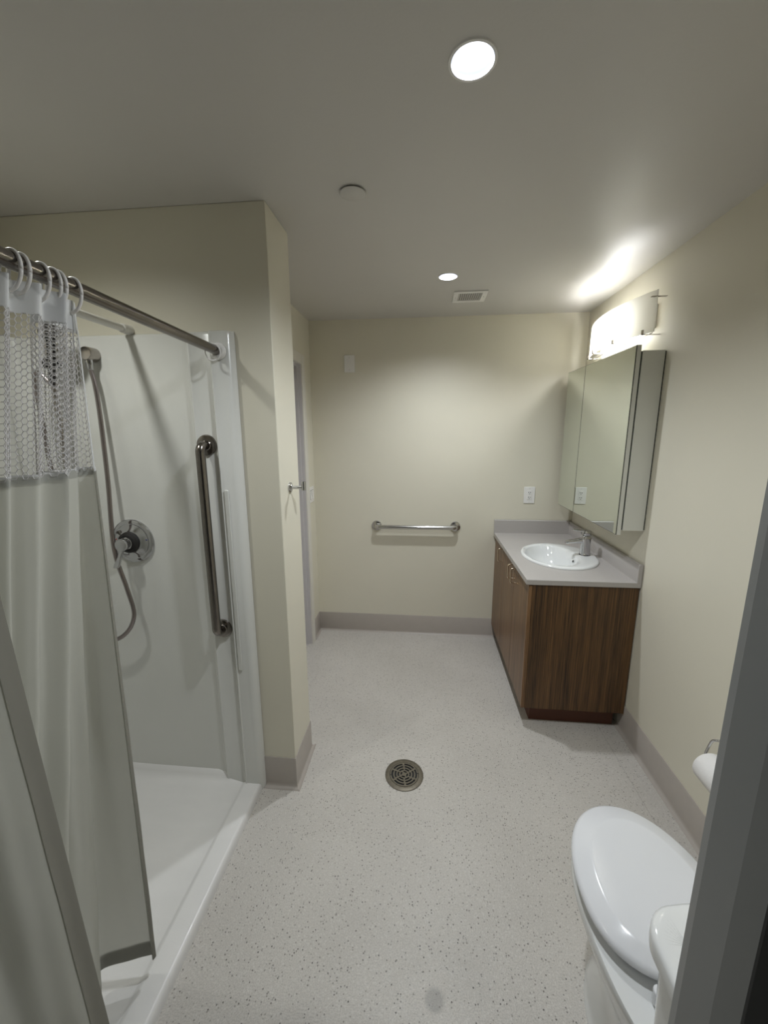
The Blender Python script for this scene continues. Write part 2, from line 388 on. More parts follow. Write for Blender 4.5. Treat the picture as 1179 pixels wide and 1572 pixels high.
# ceiling exhaust grille
x0, x1, y0, y1 = 0.158, 0.353, 2.525, 2.715
t = thing('ceiling_vent', ((x0+x1)/2, (y0+y1)/2, H), 'white square louvred air vent on the ceiling beyond the far downlight', 'vent')
ix0, ix1, iy0, iy1 = x0+0.030, x1-0.030, y0+0.028, y1-0.028
zf = H-0.007
fr = MB()
for a in ((x0, x1, y0, iy0), (x0, x1, iy1, y1), (x0, ix0, iy0, iy1), (ix1, x1, iy0, iy1)): fr.box(a[0], a[1], a[2], a[3], zf, H)
fr.build('frame', 'plate', t, bevel=0.0015)
MB().box(ix0, ix1, iy0, iy1, H-0.0015, H-0.0005).build('backing', 'black', t)
n = 11
for k in range(n):
    xx = ix0 + (k+0.5)*(ix1-ix0)/n
    MB().prism([(xx-0.0048, H-0.0020), (xx-0.0036, H-0.0020), (xx+0.0036, zf+0.0004), (xx+0.0024, zf+0.0004)], 'y', iy0, iy1).build('louvre', 'louvre', t)
for xx in (x0+0.015, x1-0.015): MB().lathe([(0.0035, 0), (0.003, -0.0015)], (xx, (y0+y1)/2, zf), seg=10).build('screw', 'louvre', t)

# sprinkler cover
cx, cy = -0.252, 1.512
t = thing('sprinkler_cover', (cx, cy, H), 'flat round white concealed sprinkler cover on the ceiling above the stub wall', 'sprinkler')
MB().lathe([(0.0380, 0.0), (0.0380, -0.0040), (0.034, -0.0040)], (cx, cy, H), seg=40).build('recess_cup', 'black', t, smooth=40)
MB().lathe([(0.0430, -0.0042), (0.0438, -0.0050), (0.0438, -0.0062), (0.0425, -0.0070)], (cx, cy, H), seg=48).build('cover_disc', 'ceiling', t, smooth=40)

# ------------------------------------------------------------------ wall plates
def plate_box(mb, axis, face, u0, u1, z0, z1, th, sgn):
    if axis == 'y': mb.box(u0, u1, min(face, face+sgn*th), max(face, face+sgn*th), z0, z1)
    else: mb.box(min(face, face+sgn*th), max(face, face+sgn*th), u0, u1, z0, z1)
    return mb
t = thing('blank_plate', (-0.551, YD, 2.106), 'blank white cover plate high on the far wall', 'wall plate')
plate_box(MB(), 'y', YD, -0.590, -0.512, 2.046, 2.166, 0.006, -1).build('plate', 'plate', t, bevel=0.003, bseg=3)
for z in (2.064, 2.148): MB().lathe([(0.0036, 0.006), (0.003, 0.0072)], (-0.551, YD, z), '-y', seg=12).build('screw', 'louvre', t)
t = thing('duplex_outlet', (0.784, YD, 1.152), 'white electrical outlet on the far wall above the countertop', 'outlet')
ox, oz = 0.784, 1.152
plate_box(MB(), 'y', YD, ox-0.040, ox+0.040, oz-0.062, oz+0.062, 0.006, -1).build('plate', 'plate', t, bevel=0.003, bseg=3)
MB().box(ox-0.0175, ox+0.0175, YD-0.0075, YD-0.006, oz-0.035, oz+0.035).build('insert', 'plate', t, bevel=0.001)
for s in (-1, 1):
    rc = MB().box(ox-0.0145, ox+0.0145, YD-0.0085, YD-0.0075, oz+s*0.018-0.013, oz+s*0.018+0.013).build('receptacle', 'plate', t, bevel=0.0008)
    sl = MB()
    for dx, hh in ((-0.0062, 0.0042), (0.0062, 0.0035)): sl.box(ox+dx-0.0017, ox+dx+0.0017, YD-0.0092, YD-0.0085, oz+s*0.018+0.003-hh, oz+s*0.018+0.003+hh)
    sl.lathe([(0.0025, 0.0085), (0.0025, 0.0092)], (ox, YD, oz+s*0.018-0.0075), '-y', seg=10)
    sl.build('slot', 'slot', rc)
    MB().lathe([(0.0030, 0.006), (0.0025, 0.0070)], (ox, YD, oz+s*0.050), '-y', seg=12).build('screw', 'louvre', t)
t = thing('light_switch', (XL, 2.925, 1.155), 'white double rocker switch beside the doorway casing at the far left', 'switch')
plate_box(MB(), 'x', XL, 2.866, 2.984, 1.096, 1.214, 0.006, 1).build('plate', 'plate', t, bevel=0.003, bseg=3)
for yy in (2.902, 2.948):
    MB().box(XL+0.006, XL+0.0065, yy-0.0185, yy+0.0185, 1.120, 1.190).build('gap', 'slot', t)
    MB().prism([(XL+0.0065, 1.122), (XL+0.0120, 1.122), (XL+0.0085, 1.155), (XL+0.0090, 1.188), (XL+0.0065, 1.188)], 'y', yy-0.0165, yy+0.0165).build('rocker', 'plate', t)

# ------------------------------------------------------------------ grab bars, hook
def grab_bar(name, a, b, out, rad, fl, stand, mat, label):
    """a, b: flange centres on the wall; out: direction away from the wall"""
    a, b, out = Vector(a), Vector(b), Vector(out); d = (b-a).normalized()
    t = thing(name, (a+b)/2, label, 'grab bar', 'stainless grab bars')
    rc = rad*1.55; pts = [a + out*0.004]
    for k in range(9):
        ang = PI/2*k/8; pts.append(a + out*(stand-rc) + d*rc*(1-math.cos(ang)) + out*rc*math.sin(ang))
    q = []
    for k in range(9):
        ang = PI/2*k/8; q.append(b + out*(stand-rc) - d*rc*(1-math.cos(ang)) + out*rc*math.sin(ang))
    pts += q[::-1] + [b + out*0.004]
    MB().tube(pts, rad, 24).build('bar', mat, t, smooth=60)
    ax = {(0, -1, 0): '-y', (1, 0, 0): 'x'}[tuple(int(round(c)) for c in out)]
    for c in (a, b):
        MB().lathe([(fl, 0.0), (fl, 0.006), (fl*0.95, 0.010), (fl*0.86, 0.0115), (rad*1.15, 0.0125), (rad*1.02, 0.0150), (rad*0.9, 0.0150)], c, ax, seg=40).build('flange', mat, t, smooth=40)
    return t
SF = 1.500                                  # face of the flat shower end panel near the grab bar
grab_bar('shower_grab_bar', (-0.838, SF, 1.568), (-0.838, SF, 0.800), (0, -1, 0), 0.0175, 0.040, 0.055, 'bronze', 'vertical dark stainless grab bar on the shower end panel')
grab_bar('wall_grab_bar', (-0.360, YD, 0.900), (0.248, YD, 0.903), (0, -1, 0), 0.0160, 0.039, 0.055, 'steelbar', 'horizontal polished stainless grab bar on the far wall')
hz, hy = 1.386, 1.640
t = thing('robe_hook', (XP, hy, hz), 'small chrome robe hook on the side of the stub wall', 'hook')
MB().lathe([(0.023, 0), (0.023, 0.004), (0.021, 0.0055), (0.011, 0.0060), (0.009, 0.0085)], (XP, hy, hz), 'x', seg=28).build('flange', 'chrome', t, smooth=40)
MB().tube([(XP+0.006, hy, hz), (XP+0.064, hy, hz)], 0.0072, 14).build('arm', 'chrome', t, smooth=40)
MB().lathe([(0.0085, -0.012), (0.0095, -0.011), (0.0095, 0.025), (0.0085, 0.026)], (XP+0.060, hy, hz), 'z', seg=20).build('peg', 'chrome', t, smooth=40)

# ------------------------------------------------------------------ floor drain
dx, dy = -0.071, 1.638
t = thing('floor_drain', (dx, dy, 0), 'round slotted metal floor drain set in the speckled floor', 'drain')
MB().lathe([(0.091, 0.0002), (0.091, 0.0034), (0.089, 0.0048), (0.070, 0.0044), (0.0685, 0.0008)], (dx, dy, 0), seg=64, cap0=False, cap1=False).build('rim', 'drainm', t, smooth=40)
MB().lathe([(0.0685, 0.0004), (0.0005, 0.0004)], (dx, dy, 0), seg=48, cap0=False).build('pit', 'black', t)
g = MB()
def sector(r0, r1, a0, a1, z0=0.0022, z1=0.0046, n=None):
    n = n or max(2, int((a1-a0)/0.16)+1); vs = []; fs = []
    for k in range(n+1):
        a = a0+(a1-a0)*k/n
        for r, z in ((r0, z0), (r1, z0), (r1, z1), (r0, z1)): vs.append((dx+r*math.cos(a), dy+r*math.sin(a), z))
    for k in range(n):
        o, p = 4*k, 4*k+4
        for i in range(4): j = (i+1) % 4; fs.append((o+i, o+j, p+j, p+i))
    fs += [(0, 1, 2, 3), (4*n, 4*n+3, 4*n+2, 4*n+1)]
    g.add(vs, fs)
slots = [(0.0110, 0.0185, 4, 0.30), (0.0245, 0.0325, 6, 0.30), (0.0385, 0.0470, 6, 0.24), (0.0530, 0.0615, 6, 0.20)]
edges = [0.0] + [e for s_ in slots for e in s_[:2]] + [0.0680]
for k in range(0, len(edges), 2): sector(edges[k] + (0.0005 if k == 0 else 0), edges[k+1], 0, 2*PI)
for i, (r0, r1, cnt, half) in enumerate(slots):
    for k in range(cnt):
        a = 2*PI*k/cnt + 0.52 + i*0.04; w = half*0.5 if cnt == 6 else half
        sector(r0, r1, a-w*0.8, a+w*0.8)
g.build('grate', 'drainm', t)
for a in (0.15, PI+0.15): MB().lathe([(0.0030, 0.0046), (0.0026, 0.0052)], (dx+0.0645*math.cos(a), dy+0.0645*math.sin(a), 0), seg=10).build('screw', 'slot', t)

# ------------------------------------------------------------------ shower stall
ZT = 1.983
t = thing('shower_stall', (-1.18, 0.76, 0), 'white fibreglass shower stall with low curb behind the curtain', 'shower')
# end panel: plan profile from the rounded outer flange to the back corner
YB = YP-0.0012
prof = [(-0.7080, YB), (-0.7095, 1.516), (-0.7130, 1.507), (-0.7190, 1.4985), (-0.7270, 1.4925), (-0.7370, 1.4895), (-0.7830, 1.4888), (-0.7850, 1.4862), (-0.7885, 1.4856), (-0.7915, 1.4885), (-0.7935, 1.4925), (-0.7960, 1.4965),
        (-0.8720, 1.5000), (-0.8750, 1.4968), (-0.8790, 1.4955), (-0.8830, 1.4972), (-0.8860, 1.5030), (-0.8900, 1.5085), (-0.8960, 1.5110), (-1.560, 1.5120)]
for k in range(1, 7): a = PI/2*k/6; prof.append((-1.560-0.05*math.sin(a), 1.462+0.05*math.cos(a)))
top = []
zs = [(0.0, 0), (ZT-0.014, 0), (ZT-0.006, 0.003), (ZT-0.0015, 0.008), (ZT, 0.016)]
rings = []
for z, push in zs:
    r = [(x, min(YB, y+push*(1 if y < YB else 0)), z) for x, y in prof]; rings.append(r)
rings.append([(x, YB, ZT+0.0) for x, y in prof])
MB().loft(rings, False, False, closed=False).build('end_panel', 'fibre', t, smooth=50)
MB().prism(rrect(-0.779, -0.761, 0.612, 1.394, 0.006, 4), 'y', 1.4835, 1.4900).build('towel_ridge', 'fibre', t, bevel=0.003, bseg=3)
bp = MB().box(XB+0.0015, -1.612, 0.005, 1.475, 0.0, ZT); bp.build('back_panel', 'fibre', t, bevel=0.006)
MB().box(-1.62, -0.73, 0.0015, 0.022, 0.0, ZT).build('near_panel', 'fibre', t, bevel=0.006)
# pan: section across the curb, swept along y, with coves to the walls
pz = 0.020
sec = [(XC, 0.0), (XC-0.001, 0.012), (XC-0.0035, 0.026), (XC-0.009, 0.0335), (XC-0.017, 0.0365), (-0.790, 0.0375), (-0.797, 0.0365), (-0.806, 0.029), (-0.815, 0.025), (-0.93, 0.022), (-1.25, pz), (-1.56, 0.023), (-1.585, 0.030), (-1.605, 0.048), (-1.612, 0.075)]
ys = [0.02, 0.06, 0.4, 0.8, 1.2, 1.40, 1.440, 1.465, 1.485, 1.500, 1.508]
dz = [0.03, 0.0, 0, 0, 0, 0.0, 0.002, 0.008, 0.018, 0.034, 0.055]
pan = MB(); rings = []
for y, d in zip(ys, dz):
    ring = []
    for i, (x, z) in enumerate(sec):
        w = 0 if x > -0.797 else min(1.0, (-0.797-x)/0.09)
        ring.append((x, y if w > 0 else min(y, YP), z + d*w))
    rings.append(ring)
rings.append([(x, 1.5235, z+(0.060*min(1, max(0, (-0.797-x)/0.09)))) for x, z in sec])
pan.loft(rings, False, False, closed=False); pan.build('pan', 'pan', t, smooth=60)
sd = MB().lathe([(0.055, 0.0), (0.055, 0.003), (0.05, 0.004)], (-1.2, 0.76, pz+0.0005), seg=32); sd.build('pan_drain', 'satin', t, smooth=40)

# tension rod high inside the shower
t = thing('tension_rod', (-1.122, 0.76, 1.997), 'thin white tension rod across the shower above the panels', 'rod')
MB().tube([(-1.122, 0.02, 1.997), (-1.122, 1.50, 1.997)], 0.0125, 18).build('tube', 'rodw', t, smooth=60)
MB().lathe([(0.0135, 0.0), (0.0165, 0.003), (0.0175, 0.035), (0.0185, 0.037), (0.0185, 0.044)], (-1.122, YP-0.044, 1.997), 'y', seg=24).build('end_cap', 'rodw', t, smooth=40)
MB().lathe([(0.0185, 0.0), (0.0185, 0.008), (0.0165, 0.04), (0.0135, 0.044)], (-1.122, 0.0, 1.997), 'y', seg=24).build('end_cap', 'rodw', t, smooth=40)

# curtain rod
RX = -0.757
def rod_z(y): return 1.9075 + (1.49-y)*0.022
t = thing('curtain_rod', (RX, 0.76, rod_z(0.76)), 'dark stainless curtain rod carrying the shower curtain', 'curtain rod')
MB().tube([(RX, 0.03, rod_z(0.03)), (RX, 1.480, rod_z(1.480))], 0.0160, 24).build('tube', 'bronze', t, smooth=60)
zz = rod_z(1.48)
MB().lathe([(0.0300, 0.0), (0.0300, 0.005), (0.0265, 0.008), (0.0245, 0.018), (0.0195, 0.019), (0.0165, 0.0185), (0.0165, 0.0)], (RX, 1.4885, zz), '-y', seg=36, cap0=False, cap1=False).build('wall_bracket', 'ringp', t, smooth=40)
tag(MB().tube([(RX+0.027*math.cos(a)-0.004, 1.452+0.004*math.cos(a), zz-0.009+0.029*math.sin(a)) for a in (2*PI*k/28 for k in range(29))], 0.0034, 10).build('curtain_ring', 'ringp', smooth=60),
    'loose white curtain ring hanging at the wall end of the rod', 'curtain ring')

# ------------------------------------------------------------------ shower curtain
top_c = [(-.752, .857), (-.779, .890), (-.792, .850), (-.757, .862), (-.775, .800), (-.792, .800), (-.733, .818), (-.753, .786), (-.731, .760), (-.772, .735), (-.735, .708), (-.785, .690), (-.735, .665), (-.790, .630), (-.735, .580),
         (-.788, .530), (-.735, .460), (-.785, .390), (-.740, .280), (-.752, .150), (-.726, .100), (-.700, .200), (-.695, .350), (-.706, .470), (-.712, .545)]
bot_c = [(-.766, .818), (-.782, .829), (-.890, .774), (-.835, .692), (-.868, .640), (-.875, .635), (-.760, .534), (-.790, .496), (-.758, .470), (-.808, .440), (-.765, .415), (-.822, .400), (-.765, .380), (-.825, .360), (-.765, .310),
         (-.820, .275), (-.765, .225), (-.815, .195), (-.770, .150), (-.775, .100), (-.730, .070), (-.690, .220), (-.690, .400), (-.712, .530), (-.735, .640)]
NS = 14
TP = catmull([(*p, 0) for p in top_c], NS); BP = catmull([(*p, 0) for p in bot_c], NS)
Z0, Z1 = 0.105, 1.893
arc = [0.0]
for i in range(1, len(TP)): arc.append(arc[-1] + 0.5*((TP[i]-TP[i-1]).length + (BP[i]-BP[i-1]).length))
LEN = arc[-1]
def cpos(s, z):
    """point of the cloth at arc length s and height z"""
    s = min(max(s, 0), LEN); lo, hi = 0, len(arc)-1
    while hi-lo > 1:
        m = (lo+hi)//2
        if arc[m] <= s: lo = m
        else: hi = m
    f = (s-arc[lo])/max(1e-9, arc[hi]-arc[lo])
    a = TP[lo].lerp(TP[hi], f); b = BP[lo].lerp(BP[hi], f)
    w = (Z1-z)/(Z1-Z0)
    p = a.lerp(b, w)
    ripple = 0.0100*math.sin(s*47+z*1.7) + 0.0060*math.sin(s*93-z*2.3+1.0) + 0.0015*math.sin(s*31+z*23)
    edge = min(1.0, s/0.06, (LEN-s)/0.09)
    return Vector((p.x + ripple*(0.25+0.75*w)*edge, p.y, z))
def sheet(s0, s1, z0, z1, ns, nz, off=0.0):
    rings = []
    for j in range(nz+1):
        z = z0+(z1-z0)*j/nz; r = []
        for i in range(ns+1):
            s = s0+(s1-s0)*i/ns; p = cpos(s, z)
            if off:
                d = cpos(min(LEN, s+0.004), z)-cpos(max(0, s-0.004), z); nr = Vector((d.y, -d.x, 0)).normalized(); p = p+nr*off
            r.append(tuple(p))
        rings.append(r)
    return MB().loft(rings, False, False, closed=False)
ZNET0, ZNET1 = 1.528, 1.838
t = thing('shower_curtain', (-0.755, 0.48, Z1), 'white translucent shower curtain with a honeycomb net top and bunched folds', 'shower curtain')
sheet(0, LEN, Z0, ZNET0+0.004, 420, 60).build('fabric', 'curtain', t, smooth=180)
sheet(0, LEN, ZNET1-0.004, Z1, 420, 4).build('header_band', 'header', t, smooth=180)
sheet(0, LEN, ZNET0-0.010, ZNET0+0.008, 420, 2, 0.0016).build('net_seam', 'header', t, smooth=180)
sheet(0.0, 0.032, Z0, ZNET0, 10, 70, 0.0022).build('side_hem', 'hem_shaded', t, smooth=180)
sheet(LEN-0.038, LEN, Z0, ZNET0, 10, 70, 0.0022).build('side_hem', 'hem_shaded', t, smooth=180)
sheet(0, LEN, Z0, Z0+0.050, 420, 3, 0.0018).build('bottom_hem', 'hem_shaded', t, smooth=180)  # dark hem colour also stands for shade on the lowest fabric
sheet(0.0, 0.014, ZNET0, ZNET1, 6, 20, 0.0010).build('net_selvedge', 'header', t, smooth=180)
sheet(LEN-0.014, LEN, ZNET0, ZNET1, 6, 20, 0.0010).build('net_selvedge', 'header', t, smooth=180)
# honeycomb net: every strand is a thin square prism
net = MB(); A = 0.0074; cp = 1.5*A; vp = math.sqrt(3)*A; rr = 0.00085
seen = set()
def strand(a, b):
    pa, pb = cpos(*a), cpos(*b); d = pb-pa
    if d.length < 1e-5: return
    d.normalize(); u = d.orthogonal().normalized(); w = d.cross(u)
    vs = [p + (u*c + w*s)*rr for p in (pa, pb) for c, s in ((1, 0), (0, 1), (-1, 0), (0, -1))]
    net.add(vs, [(i, (i+1) % 4, 4+(i+1) % 4, 4+i) for i in range(4)])
ncol = int(LEN/cp)+1; nrow = int((ZNET1-ZNET0)/vp)+2
for c in range(ncol):
    for r in range(-1, nrow):
        cs, cz = c*cp, ZNET0 + r*vp + (vp/2 if c % 2 else 0)
        hexp = [(cs+A*math.cos(PI/3*k), cz+A*math.sin(PI/3*k)) for k in range(6)]
        for k in range(6):
            a, b = hexp[k], hexp[(k+1) % 6]
            key = (round((a[0]+b[0])*4000), round((a[1]+b[1])*4000))
            if key in seen: continue
            seen.add(key)
            if min(a[1], b[1]) < ZNET0-0.002 or max(a[1], b[1]) > ZNET1+0.002 or min(a[0], b[0]) < 0 or max(a[0], b[0]) > LEN: continue
            strand(a, b)
net.build('honeycomb_net', 'net', t, kind='stuff')
# curtain rings
ring_y = [(.862, 'white curtain ring nearest the wall end of the rod'), (.826, 'second white curtain ring from the wall end of the bunched curtain'), (.813, 'third white curtain ring from the wall, close behind the second'),
          (.788, 'fourth white curtain ring from the wall, standing alone'), (.748, 'fifth white curtain ring from the wall end of the rod'), (.731, 'sixth white curtain ring, at the left edge of the picture')]
def ring_mesh(y):
    z = rod_z(y); pts = []
    for k in range(37):
        a = 2*PI*k/36
        rx, rz = 0.0225, 0.036
        pts.append((RX + rx*math.cos(a), y + 0.006*math.sin(a), z - 0.0170 + rz*math.sin(a)))
    return MB().tube(pts, 0.0034, 10)
first = None
for i, (y, lab) in enumerate(ring_y):
    if first is None:
        first = thing('curtain_ring', (RX, y, rod_z(y)), lab, 'curtain ring', 'curtain rings on the rod')
        ring_mesh(y).build('loop', 'ringp', first, smooth=180)
        MB().lathe([(0.0035, -0.003), (0.0045, 0.0), (0.0035, 0.003)], (RX, y-0.006, rod_z(y)-0.0535), 'y', seg=12).build('button', 'ringp', first, smooth=60)
    else:
        c = copy_tree(first); c.location = (RX, y, rod_z(y)); c['label'] = lab

# ------------------------------------------------------------------ shower fittings
PF = 1.5115                                 # face of the flat end panel
vx, vz = -1.207, 1.172
t = thing('shower_valve', (vx, PF, vz), 'round chrome shower mixing valve with lever on the end panel', 'shower valve')
MB().lathe([(0.092, 0.0), (0.0925, 0.004), (0.090, 0.009), (0.084, 0.012), (0.076, 0.0125), (0.073, 0.011), (0.060, 0.015), (0.050, 0.021), (0.046, 0.0225)], (vx, PF, vz), '-y', seg=56).build('escutcheon', 'chrome', t, smooth=25)
MB().lathe([(0.045, 0.0215), (0.043, 0.034), (0.033, 0.040)], (vx, PF, vz), '-y', seg=40).build('collar', 'slot', t, smooth=30)
MB().lathe([(0.026, 0.038), (0.026, 0.046), (0.022, 0.048), (0.018, 0.048), (0.018, 0.058), (0.024, 0.060), (0.0255, 0.073), (0.023, 0.078), (0.012, 0.080)], (vx, PF, vz), '-y', seg=36).build('knob', 'chrome', t, smooth=35)
lev = MB(); yl = PF-0.068
lev.loft([[(vx+dx_-0.004*k, yl+dy_-0.004*k, vz-0.018-0.0145*k) for dx_, dy_ in ((-w, -0.006), (w, -0.006), (w, 0.006), (-w, 0.006))] for k, w in ((0, .010), (1, .008), (2, .0075), (3, .009), (4, .012), (5, .011))])
lev.build('lever', 'chrome', t, bevel=0.003, bseg=3)
MB().lathe([(0.004, 0.011), (0.0035, 0.0135)], (vx+0.066, PF, vz+0.008), '-y', seg=12).build('blue_dot', 'blue', t)
MB().lathe([(0.004, 0.011), (0.0035, 0.0135)], (vx-0.066, PF, vz+0.008), '-y', seg=12).build('red_dot', 'red', t)

ex, ez = -1.2690, 1.909
t = thing('wall_elbow', (ex, PF, ez), 'round chrome water supply elbow at the top of the shower hose', 'shower fitting')
MB().lathe([(0.026, 0.0), (0.0265, 0.006), (0.0255, 0.020), (0.0250, 0.042), (0.0225, 0.047), (0.010, 0.0480)], (ex, PF, ez), '-y', seg=36).build('body', 'satin', t, smooth=40)
ey = PF-0.030
MB().lathe([(0.0125, -0.018), (0.0135, -0.022), (0.0125, -0.045), (0.0105, -0.056), (0.0085, -0.058)], (ex, ey, ez), 'z', seg=24).build('outlet_nut', 'chrome', t, smooth=40)

t = thing('shower_slide_bar', (-1.40, PF, 1.58), 'chrome slide bar behind the curtain net holding the hand shower', 'slide bar')
MB().tube([(-1.405, 1.455, 1.20), (-1.405, 1.455, 1.95)], 0.0105, 16).build('bar', 'satin', t, smooth=60)
for z in (1.215, 1.935): MB().lathe([(0.020, 0.0), (0.020, 0.010), (0.015, 0.020), (0.015, 0.064), (0.012, 0.068)], (-1.405, PF, z), '-y', seg=24).build('bracket', 'satin', t, smooth=40)
MB().tube([(-1.425, 1.450, 1.872), (-1.360, 1.440, 1.872)], 0.018, 16).build('slider', 'slot', t, smooth=40)
t = thing('hand_shower', (-1.365, 1.425, 1.87), 'dark hand shower resting in the slide bar holder behind the curtain net', 'hand shower')
MB().tube([(-1.385, 1.425, 1.790), (-1.372, 1.422, 1.850), (-1.352, 1.412, 1.920), (-1.335, 1.400, 1.955)], 0.013, 14, rs=[0.010, 0.012, 0.013, 0.015]).build('handle', 'slot', t, smooth=60)
hd = MB().lathe([(0.020, 0.0), (0.040, 0.012), (0.043, 0.022), (0.040, 0.028), (0.034, 0.029)], (0, 0, 0), '-y', seg=32)
rot = Matrix.Rotation(-0.5, 3, 'X')
hd.v = [rot @ v + Vector((-1.325, 1.410, 1.968)) for v in hd.v]
hd.build('spray_head', 'slot', t, smooth=40)

hp = catmull([(ex, ey, 1.856), (ex+0.010, ey, 1.80), (ex+0.017, ey-0.004, 1.68), (ex+0.025, 1.462, 1.43), (ex+0.030, 1.440, 1.16), (ex+0.056, 1.445, 0.994), (-1.201, 1.452, 0.900), (-1.205, 1.452, 0.850),
              (-1.235, 1.452, 0.795), (-1.290, 1.452, 0.752), (-1.355, 1.452, 0.745), (-1.415, 1.450, 0.82), (-1.440, 1.440, 0.98), (-1.446, 1.430, 1.30), (-1.448, 1.425, 1.66), (-1.446, 1.422, 1.80), (-1.428, 1.420, 1.835), (-1.402, 1.423, 1.815), (-1.387, 1.425, 1.792)], 30)
# resample evenly so that the spiral winding reads as fine ribs
dist = [0]
for i in range(1, len(hp)): dist.append(dist[-1]+(hp[i]-hp[i-1]).length)
step = 0.0022; pts = []; j = 0; s_ = 0.0
while s_ < dist[-1]:
    while dist[j+1] < s_: j += 1
    pts.append(hp[j].lerp(hp[j+1], (s_-dist[j])/max(1e-9, dist[j+1]-dist[j]))); s_ += step
tag(MB().tube(pts, 0.0075, 8, rs=[0.0088 if k % 2 else 0.0074 for k in range(len(pts))]).build('shower_hose', 'hose', smooth=180),
    'ribbed metal shower hose looping down from the wall elbow past the valve', 'shower hose')

# ------------------------------------------------------------------ vanity
VX0, VY0, CT, CB = 0.539, 2.021, 0.864, 0.836
t = thing('vanity_cabinet', (0.83, 2.53, 0), 'walnut laminate vanity cabinet with three doors under the grey countertop', 'cabinet')
MB().box(0.574, XR-0.006, 2.031, 2.050, 0.112, CB-0.001).box(0.574, XR-0.006, YD-0.023, YD-0.004, 0.112, CB-0.001).box(0.574, XR-0.006, 2.050, YD-0.023, 0.112, 0.130).box(XR-0.012, XR-0.006, 2.050, YD-0.023, 0.130, CB-0.001).build('body', 'wood', t)
MB().box(0.618, XR-0.03, 2.088, YD-0.004, 0.0, 0.112).build('toe_kick', 'toe', t)
for y0, y1, hy in ((2.031, 2.3615, 2.322), (2.3645, 2.693, 2.402), (2.696, YD-0.006, 2.738)):
    d = MB().box(0.555, 0.5735, y0, y1, 0.112, 0.829).build('door', 'wood_lit', t, bevel=0.0012)
    xh = 0.524; r_ = 0.010
    pts = [(0.556, hy, 0.818)]
    for k in range(7): a = PI/2*k/6; pts.append((xh+r_-r_*math.sin(a), hy, 0.818-r_+r_*math.cos(a)))
    for k in range(7): a = PI/2*k/6; pts.append((xh+r_-r_*math.cos(a), hy, 0.730+r_-r_*math.sin(a)))
    pts.append((0.556, hy, 0.730))
    MB().tube(pts, 0.0038, 10).build('handle', 'brass', d, smooth=60)

SKX, SKY, SAX, SAY = 0.828, 2.447, 0.216, 0.262
t = thing('countertop', (0.83, 2.53, CT), 'grey laminate countertop with upstands along both walls', 'countertop')
top = MB(); N = 64                          # slab with an oval cut-out for the basin
rx, ry = SAX-0.02, SAY-0.02
X0, X1, Y0_, Y1_ = VX0, XR-0.003, VY0, YD-0.003
def edge_pt(c, s):
    tx = ((X1-SKX)/c if c > 0 else (X0-SKX)/c) if abs(c) > 1e-9 else 1e9
    ty = ((Y1_-SKY)/s if s > 0 else (Y0_-SKY)/s) if abs(s) > 1e-9 else 1e9
    k = min(tx, ty); return (SKX+k*c, SKY+k*s)
angs = sorted([2*PI*k/N for k in range(N)] + [math.atan2(yy-SKY, xx-SKX) % (2*PI) for xx in (X0, X1) for yy in (Y0_, Y1_)])
n = len(angs); inn, out_ = [], []
for a in angs:
    k = 1/math.sqrt((math.cos(a)/rx)**2+(math.sin(a)/ry)**2); inn.append((SKX+k*math.cos(a), SKY+k*math.sin(a))); out_.append(edge_pt(math.cos(a), math.sin(a)))
vs = [(*p, CT) for p in inn] + [(*p, CT) for p in out_] + [(*p, CB) for p in inn] + [(*p, CB) for p in out_]
fs = []
for i in range(n):
    j = (i+1) % n; fs += [(i, j, n+j, n+i), (2*n+i, 3*n+i, 3*n+j, 2*n+j), (n+i, n+j, 3*n+j, 3*n+i), (i, 2*n+i, 2*n+j, j)]
top.add(vs, fs); top.build('slab', 'counter', t, bevel=0.002)
arc_top = [(XR-0.004, CT-0.0), (XR-0.004, 0.957), (XR-0.010, 0.9595), (XR-0.018, 0.9590), (XR-0.0225, 0.955), (XR-0.0240, 0.948), (XR-0.0240, CT)]
MB().prism(arc_top, 'y', VY0, YD-0.004).build('right_upstand', 'counter', t, smooth=35)
arc_far = [(YD-0.003, CT), (YD-0.003, 0.964), (YD-0.010, 0.9655), (YD-0.018, 0.9645), (YD-0.0215, 0.960), (YD-0.0220, CT)]
MB().prism(arc_far, 'x', VX0, XR-0.024).build('far_upstand', 'counter', t, smooth=35)

t = thing('sink', (SKX, SKY, CT), 'oval white drop-in basin set into the grey countertop', 'sink')
def oval(cx, cy, ax, ay, z, n=64, flat=0.0, ex=2.0):
    out = []
    for k in range(n):
        a = 2*PI*k/n; c, s = math.cos(a), math.sin(a)
        x = ax*math.copysign(abs(c)**(2/ex), c); y = ay*math.copysign(abs(s)**(2/ex), s)
        if x > 0: x *= (1-flat)
        out.append((cx+x, cy+y, z))
    return out
bx_, bax, bay = 0.795, 0.152, 0.205
lay = [oval(SKX, SKY, SAX-0.008, SAY-0.008, CT+0.0003), oval(SKX, SKY, SAX, SAY, CT+0.001), oval(SKX, SKY, SAX, SAY, CT+0.006), oval(SKX, SKY, SAX-0.004, SAY-0.004, CT+0.011), oval(SKX, SKY, SAX-0.014, SAY-0.014, CT+0.0135),
       oval(bx_+0.006, SKY, bax+0.024, bay+0.022, CT+0.0130, flat=0.16), oval(bx_, SKY, bax+0.006, bay+0.006, CT+0.0105, flat=0.14), oval(bx_, SKY, bax, bay, CT+0.003, flat=0.14), oval(bx_, SKY, bax-0.012, bay-0.014, CT-0.035, flat=0.13), oval(bx_, SKY, bax-0.032, bay-0.045, CT-0.085, flat=0.10),
       oval(bx_, SKY, bax-0.072, bay-0.110, CT-0.118, flat=0.05), oval(bx_, SKY, 0.024, 0.026, CT-0.128)]
